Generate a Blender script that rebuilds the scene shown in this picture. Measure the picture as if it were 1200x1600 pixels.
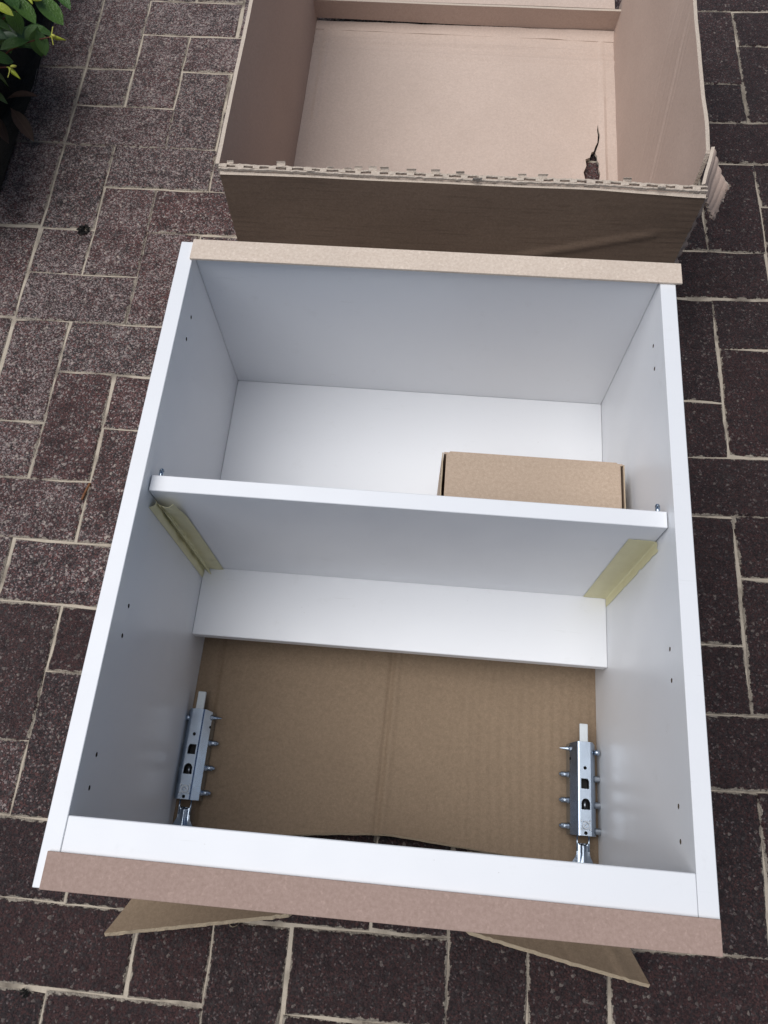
import bpy, bmesh, math, random
from mathutils import Vector, Matrix, noise

# ------------------------------------------------------------------ clear
for o in list(bpy.data.objects):
    bpy.data.objects.remove(o)
S = bpy.context.scene
C = S.collection
random.seed(11)

# ------------------------------------------------------------------ camera
cd = bpy.data.cameras.new('camera')
cam = bpy.data.objects.new('camera', cd)
C.objects.link(cam)
cam.location = (0.3174, 0.0721, 1.1261)
cam.rotation_euler = (0.3909, 0.0152, 0.0850)
cd.sensor_fit = 'HORIZONTAL'
cd.sensor_width = 36.0
cd.lens = 36.0 * 1214.6 / 1200.0
cd.clip_start = 0.02
cd.clip_end = 500
S.camera = cam

# ------------------------------------------------------------------ sky, sun, exposure
SUN_EL = 70.0
SUN_AZ = 266.0         # degrees clockwise from +Y: light falls from the left
W = bpy.data.worlds.new('World')
S.world = W
W.use_nodes = True
nt = W.node_tree
nt.nodes.clear()
sky = nt.nodes.new('ShaderNodeTexSky')
sky.sky_type = 'NISHITA'
sky.sun_disc = False
sky.sun_elevation = math.radians(SUN_EL)
sky.sun_rotation = math.radians(SUN_AZ)
sky.air_density = 1.0
sky.dust_density = 0.6
sky.ozone_density = 1.0
bg = nt.nodes.new('ShaderNodeBackground')
bg.inputs['Strength'].default_value = 0.05
wo = nt.nodes.new('ShaderNodeOutputWorld')
nt.links.new(sky.outputs[0], bg.inputs['Color'])
nt.links.new(bg.outputs[0], wo.inputs['Surface'])

sd = bpy.data.lights.new('sun', 'SUN')
sd.energy = 3.2
sd.angle = math.radians(62)
sd.color = (1.0, 0.985, 0.97)
sun = bpy.data.objects.new('sun', sd)
C.objects.link(sun)
az = math.radians(SUN_AZ)
el = math.radians(SUN_EL)
sdir = Vector((math.sin(az) * math.cos(el), math.cos(az) * math.cos(el), math.sin(el)))
sun.rotation_euler = sdir.to_track_quat('Z', 'Y').to_euler()
sun.location = sdir * 8

S.view_settings.view_transform = 'Standard'
S.view_settings.look = 'None'
S.view_settings.gamma = 1.0
S.view_settings.use_curve_mapping = False
S.view_settings.exposure = -0.02
S.render.engine = 'CYCLES'


# ------------------------------------------------------------------ object helpers
def link(o, parent=None):
    C.objects.link(o)
    if parent is not None:
        o.parent = parent
    return o


def mesh_from(name, verts, faces, mats, midx=None, smooth=False):
    me = bpy.data.meshes.new(name)
    me.from_pydata([tuple(v) for v in verts], [], faces)
    for m in mats:
        me.materials.append(m)
    if midx:
        for p, i in zip(me.polygons, midx):
            p.material_index = i
    if smooth:
        for p in me.polygons:
            p.use_smooth = True
    me.validate()
    me.update()
    return me


def obj(name, me, parent=None):
    return link(bpy.data.objects.new(name, me), parent)


def bm_obj(name, bm, mats, parent=None, smooth=False):
    me = bpy.data.meshes.new(name)
    bmesh.ops.recalc_face_normals(bm, faces=bm.faces)
    bm.to_mesh(me)
    bm.free()
    for m in (mats if isinstance(mats, (list, tuple)) else [mats]):
        me.materials.append(m)
    if smooth:
        for p in me.polygons:
            p.use_smooth = True
    return obj(name, me, parent)


def empty(name, loc=(0, 0, 0)):
    o = bpy.data.objects.new(name, None)
    o.empty_display_size = 0.05
    o.location = loc
    C.objects.link(o)
    return o


def tag(o, label=None, cat=None, group=None, kind=None):
    if label:
        o['label'] = label
    if cat:
        o['category'] = cat
    if group:
        o['group'] = group
    if kind:
        o['kind'] = kind
    return o


def bm_box(x0, x1, y0, y1, z0, z1, bev=0.0, seg=1):
    bm = bmesh.new()
    bmesh.ops.create_cube(bm, size=1.0)
    bmesh.ops.scale(bm, vec=(x1 - x0, y1 - y0, z1 - z0), verts=bm.verts)
    bmesh.ops.translate(bm, vec=((x0 + x1) / 2, (y0 + y1) / 2, (z0 + z1) / 2), verts=bm.verts)
    if bev > 0:
        bmesh.ops.bevel(bm, geom=bm.edges[:], offset=bev, segments=seg, affect='EDGES', profile=0.5)
    return bm


def add_cyl(bm, p0, p1, r0, r1, n=12, cap=True):
    p0 = Vector(p0)
    p1 = Vector(p1)
    d = p1 - p0
    q = d.to_track_quat('Z', 'Y').to_matrix().to_4x4()
    m = Matrix.Translation((p0 + p1) / 2) @ q
    bmesh.ops.create_cone(bm, cap_ends=cap, segments=n, radius1=r0, radius2=max(r1, 1e-5), depth=d.length, matrix=m)


def boolean_cut(o, cutter):
    md = o.modifiers.new('cut', 'BOOLEAN')
    md.operation = 'DIFFERENCE'
    md.solver = 'EXACT'
    md.object = cutter
    try:
        md.material_mode = 'TRANSFER'
    except Exception:
        pass
    dg = bpy.context.evaluated_depsgraph_get()
    dg.update()
    me = bpy.data.meshes.new_from_object(o.evaluated_get(dg))
    o.modifiers.clear()
    old = o.data
    o.data = me
    nm = old.name
    bpy.data.meshes.remove(old)
    me.name = nm
    cme = cutter.data
    bpy.data.objects.remove(cutter)
    bpy.data.meshes.remove(cme)


def sheet(name, fn, nu, nv, thick, mats, parent=None, smooth=True, updir=None):
    """A curved board: fn(u, v) -> Vector (outer face), given real thickness; slot 0 faces, slot 1 cut edges."""
    P = [[Vector(fn(i / nu, j / nv)) for j in range(nv + 1)] for i in range(nu + 1)]
    V, F, M = [], [], []

    def nrm(i, j):
        a = P[min(i + 1, nu)][j] - P[max(i - 1, 0)][j]
        b = P[i][min(j + 1, nv)] - P[i][max(j - 1, 0)]
        n = a.cross(b)
        return n.normalized() if n.length > 1e-12 else Vector((0, 0, 1))
    top = {}
    bot = {}
    for i in range(nu + 1):
        for j in range(nv + 1):
            top[i, j] = len(V)
            V.append(P[i][j])
    for i in range(nu + 1):
        for j in range(nv + 1):
            bot[i, j] = len(V)
            V.append(P[i][j] - nrm(i, j) * thick)
    for i in range(nu):
        for j in range(nv):
            F.append((top[i, j], top[i + 1, j], top[i + 1, j + 1], top[i, j + 1]))
            M.append(0)
            F.append((bot[i, j], bot[i, j + 1], bot[i + 1, j + 1], bot[i + 1, j]))
            M.append(0)
    ns = len(F)
    # separate rim vertices keep the cut edge crisp
    def rim(a, b):
        k = len(V)
        V.extend([V[top[a]], V[top[b]], V[bot[b]], V[bot[a]]])
        F.append((k, k + 3, k + 2, k + 1))
        M.append(1 if len(mats) > 1 else 0)
    for i in range(nu):
        rim((i, 0), (i + 1, 0))
        rim((i + 1, nv), (i, nv))
    for j in range(nv):
        rim((0, j + 1), (0, j))
        rim((nu, j), (nu, j + 1))
    me = mesh_from(name, V, F, mats, M)
    if smooth:
        for k, p in enumerate(me.polygons):
            p.use_smooth = k < ns
    return obj(name, me, parent)


def nz(x, y=0.0, z=0.0):
    return noise.noise(Vector((x, y, z)))


# ------------------------------------------------------------------ material helpers
class NT:
    def __init__(self, name):
        self.m = bpy.data.materials.new(name)
        self.m.use_nodes = True
        self.t = self.m.node_tree
        self.t.nodes.clear()
        self.out = self.n('ShaderNodeOutputMaterial')
        self.b = self.n('ShaderNodeBsdfPrincipled')
        self.l(self.b.outputs[0], self.out.inputs['Surface'])

    def n(self, t, **kw):
        nd = self.t.nodes.new(t)
        for k, v in kw.items():
            setattr(nd, k, v)
        return nd

    def l(self, a, b):
        self.t.links.new(a, b)

    def setin(self, sock, v):
        if hasattr(v, 'links') or hasattr(v, 'is_linked'):
            self.l(v, sock)
        else:
            sock.default_value = v

    def math(self, op, a, b=None, clamp=False):
        nd = self.n('ShaderNodeMath', operation=op, use_clamp=clamp)
        self.setin(nd.inputs[0], a)
        if b is not None:
            self.setin(nd.inputs[1], b)
        return nd.outputs[0]

    def mix(self, f, a, b, mode='MIX'):
        nd = self.n('ShaderNodeMix', data_type='RGBA', blend_type=mode)
        self.setin(nd.inputs[0], f)
        self.setin(nd.inputs[6], a if not isinstance(a, tuple) else tuple(a) + (1,) * (4 - len(a)))
        self.setin(nd.inputs[7], b if not isinstance(b, tuple) else tuple(b) + (1,) * (4 - len(b)))
        return nd.outputs[2]

    def noise(self, co, scale, detail=3.0, rough=0.55, out='Fac'):
        nd = self.n('ShaderNodeTexNoise')
        if co is not None:
            self.l(co, nd.inputs['Vector'])
        nd.inputs['Scale'].default_value = scale
        nd.inputs['Detail'].default_value = detail
        nd.inputs['Roughness'].default_value = rough
        return nd.outputs[out]

    def vor(self, co, scale, feature='F1', out='Color', rnd=1.0):
        nd = self.n('ShaderNodeTexVoronoi', feature=feature)
        self.l(co, nd.inputs['Vector'])
        nd.inputs['Scale'].default_value = scale
        nd.inputs['Randomness'].default_value = rnd
        return nd.outputs[out]

    def ramp(self, f, stops, interp='LINEAR'):
        nd = self.n('ShaderNodeValToRGB')
        nd.color_ramp.interpolation = interp
        el = nd.color_ramp.elements
        while len(el) < len(stops):
            el.new(0.5)
        for e, (p, c) in zip(el, stops):
            e.position = p
            e.color = tuple(c) + (1,) * (4 - len(c)) if isinstance(c, tuple) else (c, c, c, 1)
        self.l(f, nd.inputs[0])
        return nd.outputs[0]

    def mapr(self, f, a, b, c=0.0, d=1.0):
        nd = self.n('ShaderNodeMapRange')
        self.l(f, nd.inputs[0])
        for i, v in enumerate((a, b, c, d)):
            nd.inputs[1 + i].default_value = v
        return nd.outputs[0]

    def scale(self, co, v):
        nd = self.n('ShaderNodeVectorMath', operation='MULTIPLY')
        self.l(co, nd.inputs[0])
        nd.inputs[1].default_value = v
        return nd.outputs[0]

    def bump(self, h, strength, dist, normal=None):
        nd = self.n('ShaderNodeBump')
        nd.inputs['Strength'].default_value = strength
        nd.inputs['Distance'].default_value = dist
        self.l(h, nd.inputs['Height'])
        if normal is not None:
            self.l(normal, nd.inputs['Normal'])
        return nd.outputs[0]

    def sep(self, v):
        nd = self.n('ShaderNodeSeparateXYZ')
        self.l(v, nd.inputs[0])
        return nd.outputs


def pos(N):
    return N.n('ShaderNodeNewGeometry').outputs['Position']


def objco(N):
    return N.n('ShaderNodeTexCoord').outputs['Object']


SAND_A = (0.40, 0.34, 0.265)
SAND_B = (0.68, 0.60, 0.49)


def mat_sand():
    N = NT('joint_sand')
    p = pos(N)
    c = N.mix(N.noise(p, 60, 4), SAND_A, SAND_B)
    g = N.noise(p, 900, 2)
    c = N.mix(N.math('MULTIPLY', g, 0.5), c, (0.30, 0.25, 0.19))
    dirt = N.mapr(N.noise(p, 17, 4), 0.50, 0.70)
    c = N.mix(N.math('MULTIPLY', dirt, 0.75), c, (0.06, 0.045, 0.035))
    N.l(c, N.b.inputs['Base Color'])
    N.b.inputs['Roughness'].default_value = 0.95
    N.l(N.bump(N.noise(p, 500, 4, 0.7), 0.8, 0.0015), N.b.inputs['Normal'])
    return N.m


def mat_brick(name, half=(0.0985, 0.0475)):
    """exposed-aggregate concrete paver: dark red-brown matrix, grey and pale chips, sand caught along its edges"""
    N = NT(name)
    p = pos(N)
    oi = N.n('ShaderNodeObjectInfo').outputs['Random']
    v1 = N.vor(p, 270, 'F1', 'Color')
    v2 = N.vor(p, 480, 'F1', 'Color')
    s1 = N.sep(v1)
    s2 = N.sep(v2)
    wa = N.n('ShaderNodeAttribute', attribute_type='OBJECT', attribute_name='wear_shade').outputs['Fac']  # per-paver value: real wear together with painted light and shade
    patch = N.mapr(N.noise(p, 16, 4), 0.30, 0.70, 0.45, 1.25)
    worn_shaded = N.math('MULTIPLY', wa, patch, True)
    brickred = N.ramp(oi, [(0.0, (0.185, 0.072, 0.066)), (0.3, (0.125, 0.058, 0.055)), (0.6, (0.150, 0.076, 0.070)), (0.85, (0.085, 0.056, 0.055)), (1.0, (0.115, 0.052, 0.052))])
    base = N.mix(N.mapr(N.noise(p, 330, 4, 0.7), 0.35, 0.65), brickred, (0.008, 0.006, 0.007))
    # chips of two sizes
    grey = N.mapr(s1[0], 0.55, 0.62)
    base = N.mix(N.math('MULTIPLY', grey, 0.8), base, N.mix(s1[1], (0.016, 0.013, 0.013), (0.120, 0.098, 0.094)))
    red = N.mapr(s2[2], 0.70, 0.74)
    base = N.mix(N.math('MULTIPLY', red, 0.8), base, (0.19, 0.080, 0.070))
    thr = N.math('SUBTRACT', 0.982, N.math('MULTIPLY', worn_shaded, 0.07))
    pale = N.math('GREATER_THAN', s1[2], thr)
    base = N.mix(N.math('MULTIPLY', pale, 0.8), base, N.mix(s1[1], (0.26, 0.21, 0.19), (0.64, 0.54, 0.46)))
    thr2 = N.math('SUBTRACT', 0.978, N.math('MULTIPLY', worn_shaded, 0.34))
    pale2 = N.math('GREATER_THAN', s2[0], thr2)
    base = N.mix(N.math('MULTIPLY', pale2, 0.75), base, (0.44, 0.355, 0.335))
    v3 = N.sep(N.vor(p, 135, 'F1', 'Color'))
    d3 = N.vor(p, 135, 'F1', 'Distance')
    bigchip = N.math('MULTIPLY', N.math('GREATER_THAN', v3[0], 0.86), N.mapr(N.math('ADD', d3, N.math('MULTIPLY', N.noise(p, 400, 2), 0.25)), 0.42, 0.46, 1.0, 0.0))
    base = N.mix(N.math('MULTIPLY', bigchip, 0.8), base, N.mix(v3[1], (0.035, 0.034, 0.036), (0.19, 0.17, 0.16)))
    pit = N.mapr(N.noise(p, 480, 3, 0.8), 0.54, 0.62)
    base = N.mix(N.math('MULTIPLY', pit, 0.85), base, (0.003, 0.0025, 0.003))
    # painted light and shade, efflorescence and wear
    bloom_light = N.math('MULTIPLY', N.mapr(N.noise(p, 420, 5, 0.75), 0.5, 0.72), N.math('MULTIPLY', worn_shaded, 0.95))
    base = N.mix(bloom_light, base, (0.42, 0.36, 0.345))
    blot = N.mapr(N.noise(p, 48, 5, 0.65), 0.50, 0.68)
    base = N.mix(N.math('MULTIPLY', blot, 0.62), base, (0.010, 0.005, 0.005))
    shade_mix = N.mapr(worn_shaded, 0.0, 0.38, 0.78, 0.0)  # shade painted into the colour: pavers with a low value go dark
    base = N.mix(shade_mix, base, (0.016, 0.0065, 0.007))
    # sand along the edges
    o = N.sep(objco(N))
    ex = N.math('SUBTRACT', half[0], N.math('ABSOLUTE', o[0]))
    ey = N.math('SUBTRACT', half[1], N.math('ABSOLUTE', o[1]))
    e = N.math('MINIMUM', ex, ey)
    wob = N.math('MULTIPLY', N.math('SUBTRACT', N.noise(p, 60, 6, 0.75), 0.575), 0.018)
    sandm = N.mapr(N.math('ADD', e, wob), 0.0002, 0.0010, 1.0, 0.0)
    sand = N.mix(N.noise(p, 45, 5, 0.7), (0.20, 0.16, 0.125), SAND_B)
    base = N.mix(N.math('MULTIPLY', sandm, 0.85), base, sand)
    N.l(base, N.b.inputs['Base Color'])
    N.l(N.mapr(s2[1], 0, 1, 0.28, 0.95), N.b.inputs['Roughness'])
    N.b.inputs['Specular IOR Level'].default_value = 0.5
    d1 = N.vor(p, 270, 'F1', 'Distance')
    d2 = N.vor(p, 900, 'F1', 'Distance')
    h = N.math('ADD', N.math('MULTIPLY', d1, -0.8), N.math('ADD', N.math('MULTIPLY', d2, -0.35), N.math('MULTIPLY', s1[1], 0.7)))
    h = N.math('ADD', h, N.math('MULTIPLY', N.noise(p, 700, 3, 0.7), 0.8))
    N.l(N.bump(h, 1.0, 0.0026), N.b.inputs['Normal'])
    return N.m


def mat_soil(name, a, b):
    N = NT(name)
    p = pos(N)
    c = N.mix(N.noise(p, 40, 5, 0.7), a, b)
    N.l(c, N.b.inputs['Base Color'])
    N.b.inputs['Roughness'].default_value = 1.0
    N.l(N.bump(N.noise(p, 90, 5, 0.7), 1.0, 0.01), N.b.inputs['Normal'])
    return N.m


def mat_white(name, col=(0.775, 0.785, 0.805), rough=0.33):
    N = NT(name)
    p = pos(N)
    f = N.noise(p, 6, 3)
    c = N.mix(N.math('MULTIPLY', f, 0.25), col, tuple(v * 0.93 for v in col))
    sm = N.mapr(N.noise(p, 35, 4, 0.7), 0.62, 0.80)
    c = N.mix(N.math('MULTIPLY', sm, 0.20), c, (0.55, 0.54, 0.52))
    scr = N.mapr(N.noise(N.scale(p, (5.0, 60.0, 30.0)), 3.0, 3, 0.7), 0.68, 0.74)
    c = N.mix(N.math('MULTIPLY', scr, 0.12), c, (0.45, 0.44, 0.43))
    speck = N.mapr(N.vor(p, 42, 'F1', 'Distance'), 0.016, 0.03, 1.0, 0.0)
    c = N.mix(N.math('MULTIPLY', speck, 0.35), c, (0.35, 0.33, 0.30))
    N.l(c, N.b.inputs['Base Color'])
    N.l(N.mapr(N.noise(p, 22, 4), 0.3, 0.7, rough - 0.04, rough + 0.08), N.b.inputs['Roughness'])
    N.l(N.bump(N.noise(p, 700, 2), 0.12, 0.0004), N.b.inputs['Normal'])
    return N.m


def mat_mdf(name, a, b):
    N = NT(name)
    p = pos(N)
    c = N.mix(N.mapr(N.noise(p, 300, 4, 0.75), 0.3, 0.7), a, b)
    c = N.mix(N.math('MULTIPLY', N.mapr(N.noise(p, 240, 2), 0.62, 0.70), 0.4), c, tuple(min(1, v * 1.2) for v in b))
    c = N.mix(N.math('MULTIPLY', N.mapr(N.noise(p, 12, 3), 0.4, 0.7), 0.15), c, tuple(v * 0.7 for v in a))
    N.l(c, N.b.inputs['Base Color'])
    N.b.inputs['Roughness'].default_value = 0.85
    N.l(N.bump(N.noise(p, 900, 2), 0.3, 0.0005), N.b.inputs['Normal'])
    return N.m


def mat_card(name, a, b, flute_axis=0, flute_len=0.007, flute=0.25, dirt=0.0, streak=0.0):
    """kraft board: fibres, faint flutes showing through, scuffs"""
    N = NT(name)
    p = pos(N)
    c = N.mix(N.mapr(N.noise(p, 240, 5, 0.8), 0.3, 0.7), a, b)
    fib = N.mapr(N.noise(N.scale(p, (1.0, 1.0, 1.0)), 900, 2, 0.6), 0.35, 0.75)
    c = N.mix(N.math('MULTIPLY', fib, 0.34), c, tuple(v * 0.66 for v in a))
    big = N.mapr(N.noise(p, 5, 4), 0.35, 0.7)
    c = N.mix(N.math('MULTIPLY', big, 0.22), c, tuple(v * 0.72 for v in a))
    pale = N.mapr(N.noise(p, 520, 2), 0.70, 0.78)
    c = N.mix(N.math('MULTIPLY', pale, 0.3), c, tuple(min(1, v * 1.5) for v in b))
    ax = [0.04, 0.04, 0.04]
    ax[flute_axis] = 1.0
    lines = N.noise(N.scale(p, tuple(260 * v for v in ax)), 1.0, 2, 0.6)
    if dirt > 0:
        dm = N.math('MULTIPLY', N.mapr(lines, 0.54, 0.64), N.mapr(N.noise(p, 7, 4, 0.65), 0.44, 0.58))
        c = N.mix(N.math('MULTIPLY', dm, dirt), c, tuple(v * 0.35 for v in a))
        sc = N.mapr(N.noise(p, 34, 6, 0.8), 0.60, 0.70)
        c = N.mix(N.math('MULTIPLY', sc, dirt * 0.7), c, tuple(min(1, v * 1.5) for v in b))
    N.l(c, N.b.inputs['Base Color'])
    N.b.inputs['Roughness'].default_value = 0.8
    N.b.inputs['Specular IOR Level'].default_value = 0.35
    w = N.n('ShaderNodeTexWave', wave_type='BANDS', bands_direction='XYZ'[flute_axis])
    N.l(p, w.inputs['Vector'])
    w.inputs['Scale'].default_value = 1.0 / flute_len / 3.1832 * 1.0
    w.inputs['Distortion'].default_value = 0.6
    w.inputs['Detail'].default_value = 1.0
    fm = N.math('MULTIPLY', w.outputs['Fac'], N.mapr(N.noise(p, 8, 3), 0.50, 0.72))
    n1 = N.bump(fm, flute, 0.0011)
    n2 = N.bump(N.noise(p, 40, 4, 0.6), 0.25, 0.002, n1)
    n3 = N.bump(lines, 0.06 + streak * 0.3, 0.001, n2)
    N.l(n3, N.b.inputs['Normal'])
    return N.m


def mat_card_edge(name, a, b, flute=150):
    N = NT(name)
    p = pos(N)
    v = N.noise(p, flute * 3, 2)
    c = N.mix(v, a, b)
    N.l(c, N.b.inputs['Base Color'])
    N.b.inputs['Roughness'].default_value = 0.9
    N.l(N.bump(N.noise(p, 420, 3), 0.8, 0.002), N.b.inputs['Normal'])
    return N.m


def mat_metal(name, col, rough):
    N = NT(name)
    p = pos(N)
    N.l(N.mix(N.noise(p, 60, 3), col, tuple(v * 0.88 for v in col)), N.b.inputs['Base Color'])
    N.b.inputs['Metallic'].default_value = 1.0
    N.l(N.mapr(N.noise(p, 90, 3), 0.3, 0.7, rough - 0.03, rough + 0.04), N.b.inputs['Roughness'])
    return N.m


def mat_plain(name, col, rough=0.8, var=0.3, sc=80):
    N = NT(name)
    p = pos(N)
    N.l(N.mix(N.noise(p, sc, 3), col, tuple(v * (1 - var) for v in col)), N.b.inputs['Base Color'])
    N.b.inputs['Roughness'].default_value = rough
    return N.m


def mat_leaf(name, a, b, vein, rough=0.38):
    N = NT(name)
    oi = N.n('ShaderNodeObjectInfo').outputs['Random']
    o = objco(N)
    s = N.sep(o)
    c = N.mix(oi, a, b)
    c = N.mix(N.math('MULTIPLY', N.noise(pos(N), 120, 3), 0.5), c, tuple(v * 0.6 for v in a))
    mid = N.mapr(N.math('ABSOLUTE', s[1]), 0.008, 0.028, 1.0, 0.0)
    c = N.mix(N.math('MULTIPLY', mid, 0.5), c, vein)
    N.l(c, N.b.inputs['Base Color'])
    N.b.inputs['Roughness'].default_value = rough
    N.b.inputs['Subsurface Weight'].default_value = 0.0
    N.l(N.bump(N.noise(o, 14, 3), 0.3, 0.01), N.b.inputs['Normal'])
    return N.m


def mat_tape():
    N = NT('masking_tape')
    p = pos(N)
    c = N.mix(N.noise(p, 60, 4), (0.72, 0.68, 0.43), (0.62, 0.57, 0.34))
    N.l(c, N.b.inputs['Base Color'])
    N.b.inputs['Roughness'].default_value = 0.55
    N.l(N.bump(N.noise(p, 380, 3), 0.5, 0.0006), N.b.inputs['Normal'])
    return N.m


M_sand = mat_sand()
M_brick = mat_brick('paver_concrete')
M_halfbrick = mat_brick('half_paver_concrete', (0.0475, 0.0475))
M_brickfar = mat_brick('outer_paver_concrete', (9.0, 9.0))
M_soil = mat_soil('bed_soil', (0.030, 0.022, 0.016), (0.012, 0.009, 0.007))
M_ground = mat_soil('far_ground', (0.07, 0.06, 0.055), (0.045, 0.038, 0.036))
M_white = mat_white('white_melamine')
M_raw = mat_plain('raw_chipboard', (0.10, 0.075, 0.05), 0.9)
M_mdf = mat_mdf('raw_mdf', (0.31, 0.215, 0.175), (0.40, 0.285, 0.24))
M_mdf_pale = mat_mdf('raw_mdf_pale', (0.56, 0.45, 0.36), (0.72, 0.61, 0.51))
M_card_box = mat_card('box_kraft', (0.52, 0.405, 0.335), (0.66, 0.53, 0.45), 0, 0.0075, 0.10)
M_card_wall = mat_card('box_kraft_wall', (0.46, 0.345, 0.285), (0.57, 0.44, 0.37), 1, 0.0075, 0.08)
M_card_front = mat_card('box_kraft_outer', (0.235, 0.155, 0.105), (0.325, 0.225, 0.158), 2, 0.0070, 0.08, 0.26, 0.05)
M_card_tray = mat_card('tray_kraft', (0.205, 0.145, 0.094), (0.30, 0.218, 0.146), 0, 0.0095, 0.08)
M_card_small = mat_card('carton_kraft', (0.40, 0.30, 0.22), (0.54, 0.42, 0.32), 0, 0.004, 0.04)
M_card_edge = mat_card_edge('torn_board', (0.46, 0.37, 0.29), (0.66, 0.57, 0.48))
M_card_edge2 = mat_card_edge('cut_board', (0.38, 0.29, 0.19), (0.50, 0.40, 0.28))
M_zinc = mat_metal('zinc_steel', (0.43, 0.50, 0.59), 0.19)
M_zinc2 = mat_metal('zinc_casting', (0.40, 0.43, 0.47), 0.38)
M_dark = mat_plain('shadow_gap_black', (0.012, 0.012, 0.013), 0.7)
M_tape = mat_tape()
M_leaf = mat_leaf('leaf_green', (0.060, 0.145, 0.028), (0.10, 0.20, 0.034), (0.09, 0.17, 0.07))
M_leaf_dry = mat_leaf('leaf_bronze', (0.10, 0.055, 0.035), (0.14, 0.075, 0.05), (0.20, 0.12, 0.08), 0.6)
M_leaf_young = mat_leaf('leaf_young', (0.42, 0.50, 0.04), (0.50, 0.55, 0.06), (0.55, 0.60, 0.15), 0.45)
M_leaf_mass = mat_plain('leaf_mass', (0.040, 0.095, 0.032), 0.45, 0.5, 25)
M_bud = mat_plain('bud_yellow', (0.60, 0.60, 0.10), 0.5, 0.25, 300)
M_stem = mat_plain('stem_red', (0.16, 0.05, 0.025), 0.7)
M_moss = mat_plain('moss_black', (0.012, 0.011, 0.009), 1.0)
M_twig = mat_plain('twig_rust', (0.22, 0.09, 0.035), 0.8)
M_fibre = mat_plain('fibre_straw', (0.42, 0.34, 0.22), 0.8)

# ------------------------------------------------------------------ setting: ground, bed, paving
gm = mesh_from('ground', [(-60, -60, -0.05), (60, -60, -0.05), (60, 60, -0.05), (-60, 60, -0.05)], [(0, 1, 2, 3)], [M_ground])
ground = tag(obj('ground', gm), kind='structure')


def grid(i, j):
    """corner (i, j) of the paving, in metres; slightly uneven as laid"""
    a = min(max(i, -6), 11)
    b = min(max(j, -4), 18)
    x = -0.008747 + 0.099828 * a - 0.00051 * b + 0.00018 * a * a + 0.000165 * a * b - 0.00009 * b * b
    y = 0.047212 + 0.000343 * a + 0.098582 * b + 0.000222 * a * a + 0.000122 * a * b + 0.00027 * b * b
    x += (i - a) * 0.1035
    y += (j - b) * 0.1050
    return Vector((x, y, 0.0))


I0, I1, J0, J1 = -5, 24, -12, 27
nI, nJ = I1 - I0, J1 - J0
sv, sf = [], []
for j in range(nJ + 1):
    for i in range(nI + 1):
        g = grid(I0 + i, J0 + j)
        sv.append((g.x, g.y, -0.0030))
for j in range(nJ):
    for i in range(nI):
        a = j * (nI + 1) + i
        sf.append((a, a + 1, a + nI + 2, a + nI + 1))
paving = tag(obj('paving', mesh_from('paving', sv, sf, [M_sand])), kind='structure')

# bed of earth beside the paving, with a rough surface
bv, bf = [], []
nx, ny = 26, 60
for j in range(ny + 1):
    for i in range(nx + 1):
        y = -1.2 + 4.6 * j / ny
        t = i / nx
        gx = grid(-5, (y - 0.05) / 0.103).x + 0.006 + 0.006 * nz(y * 9, 2.0)
        x = gx - 1.6 * (1 - t) ** 1.5
        z = -0.012 + 0.020 * nz(x * 14, y * 14) + 0.012 * nz(x * 40, y * 40, 3)
        z += 0.012 * t ** 6
        if i == nx:
            z = max(z, 0.001)
        bv.append((x, y, z))
for j in range(ny):
    for i in range(nx):
        a = j * (nx + 1) + i
        bf.append((a, a + 1, a + nx + 2, a + nx + 1))
tag(obj('flower_bed', mesh_from('flower_bed', bv, bf, [M_soil], smooth=True)), kind='structure')


def paver_mesh(name, hx, hy, seed, mat):
    """worn block: rounded uneven rim, chamfer, sides"""
    r = random.Random(seed)
    n = 4 if hx > hy * 1.5 else 3
    ring = []
    for k in range(n):
        ring.append((-hx + 2 * hx * k / n, -hy))
    for k in range(n - 1 if hx > hy * 1.5 else n):
        m = n - 1 if hx > hy * 1.5 else n
        ring.append((hx, -hy + 2 * hy * k / m))
    for k in range(n):
        ring.append((hx - 2 * hx * k / n, hy))
    for k in range(n - 1 if hx > hy * 1.5 else n):
        m = n - 1 if hx > hy * 1.5 else n
        ring.append((-hx, hy - 2 * hy * k / m))
    L = len(ring)
    V, F = [], []
    out = [(x + r.uniform(-.0011, .0011), y + r.uniform(-.0011, .0011)) for x, y in ring]
    for x, y in out:
        V.append((x, y, -0.05))
    for x, y in out:
        V.append((x, y, -0.0035 + r.uniform(-.001, .001)))
    for x, y in out:
        d = 0.0032 + r.uniform(-.001, .0016)
        sx = 1 - d / hx
        sy = 1 - d / hy
        V.append((x * sx, y * sy, r.uniform(-.0006, .0003)))
    for k in range(L):
        q = (k + 1) % L
        F.append((k, q, L + q, L + k))
        F.append((L + k, L + q, 2 * L + q, 2 * L + k))
    F.append(tuple(range(2 * L, 3 * L)))
    return mesh_from(name, V, F, [mat])


full = [paver_mesh('brick', 0.0985, 0.0475, 20 + k, M_brick) for k in range(7)]
half = [paver_mesh('half_brick', 0.0475, 0.0475, 60 + k, M_halfbrick) for k in range(3)]
far_full = [m.copy() for m in full[:3]]

blocks = []   # (i0, i1, j0, j1)
for j in range(J0, J1):
    for i in range(-4, I1):
        s = (i + j) % 4
        if s == 0:
            blocks.append((i, i + 2, j, j + 1) if i + 2 <= I1 else (i, i + 1, j, j + 1))
        elif s == 1 and i == -4:
            blocks.append((i, i + 1, j, j + 1))
        elif s == 2:
            if j + 2 <= J1:
                blocks.append((i, i + 1, j, j + 2))
            else:
                blocks.append((i, i + 1, j, j + 1))
        elif s == 3 and j == J0:
            blocks.append((i, i + 1, j, j + 1))
for j in range(J0, J1 - 1, 2):
    blocks.append((-5, -4, j, j + 2))          # edging course along the bed

RB = random.Random(5)


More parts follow.
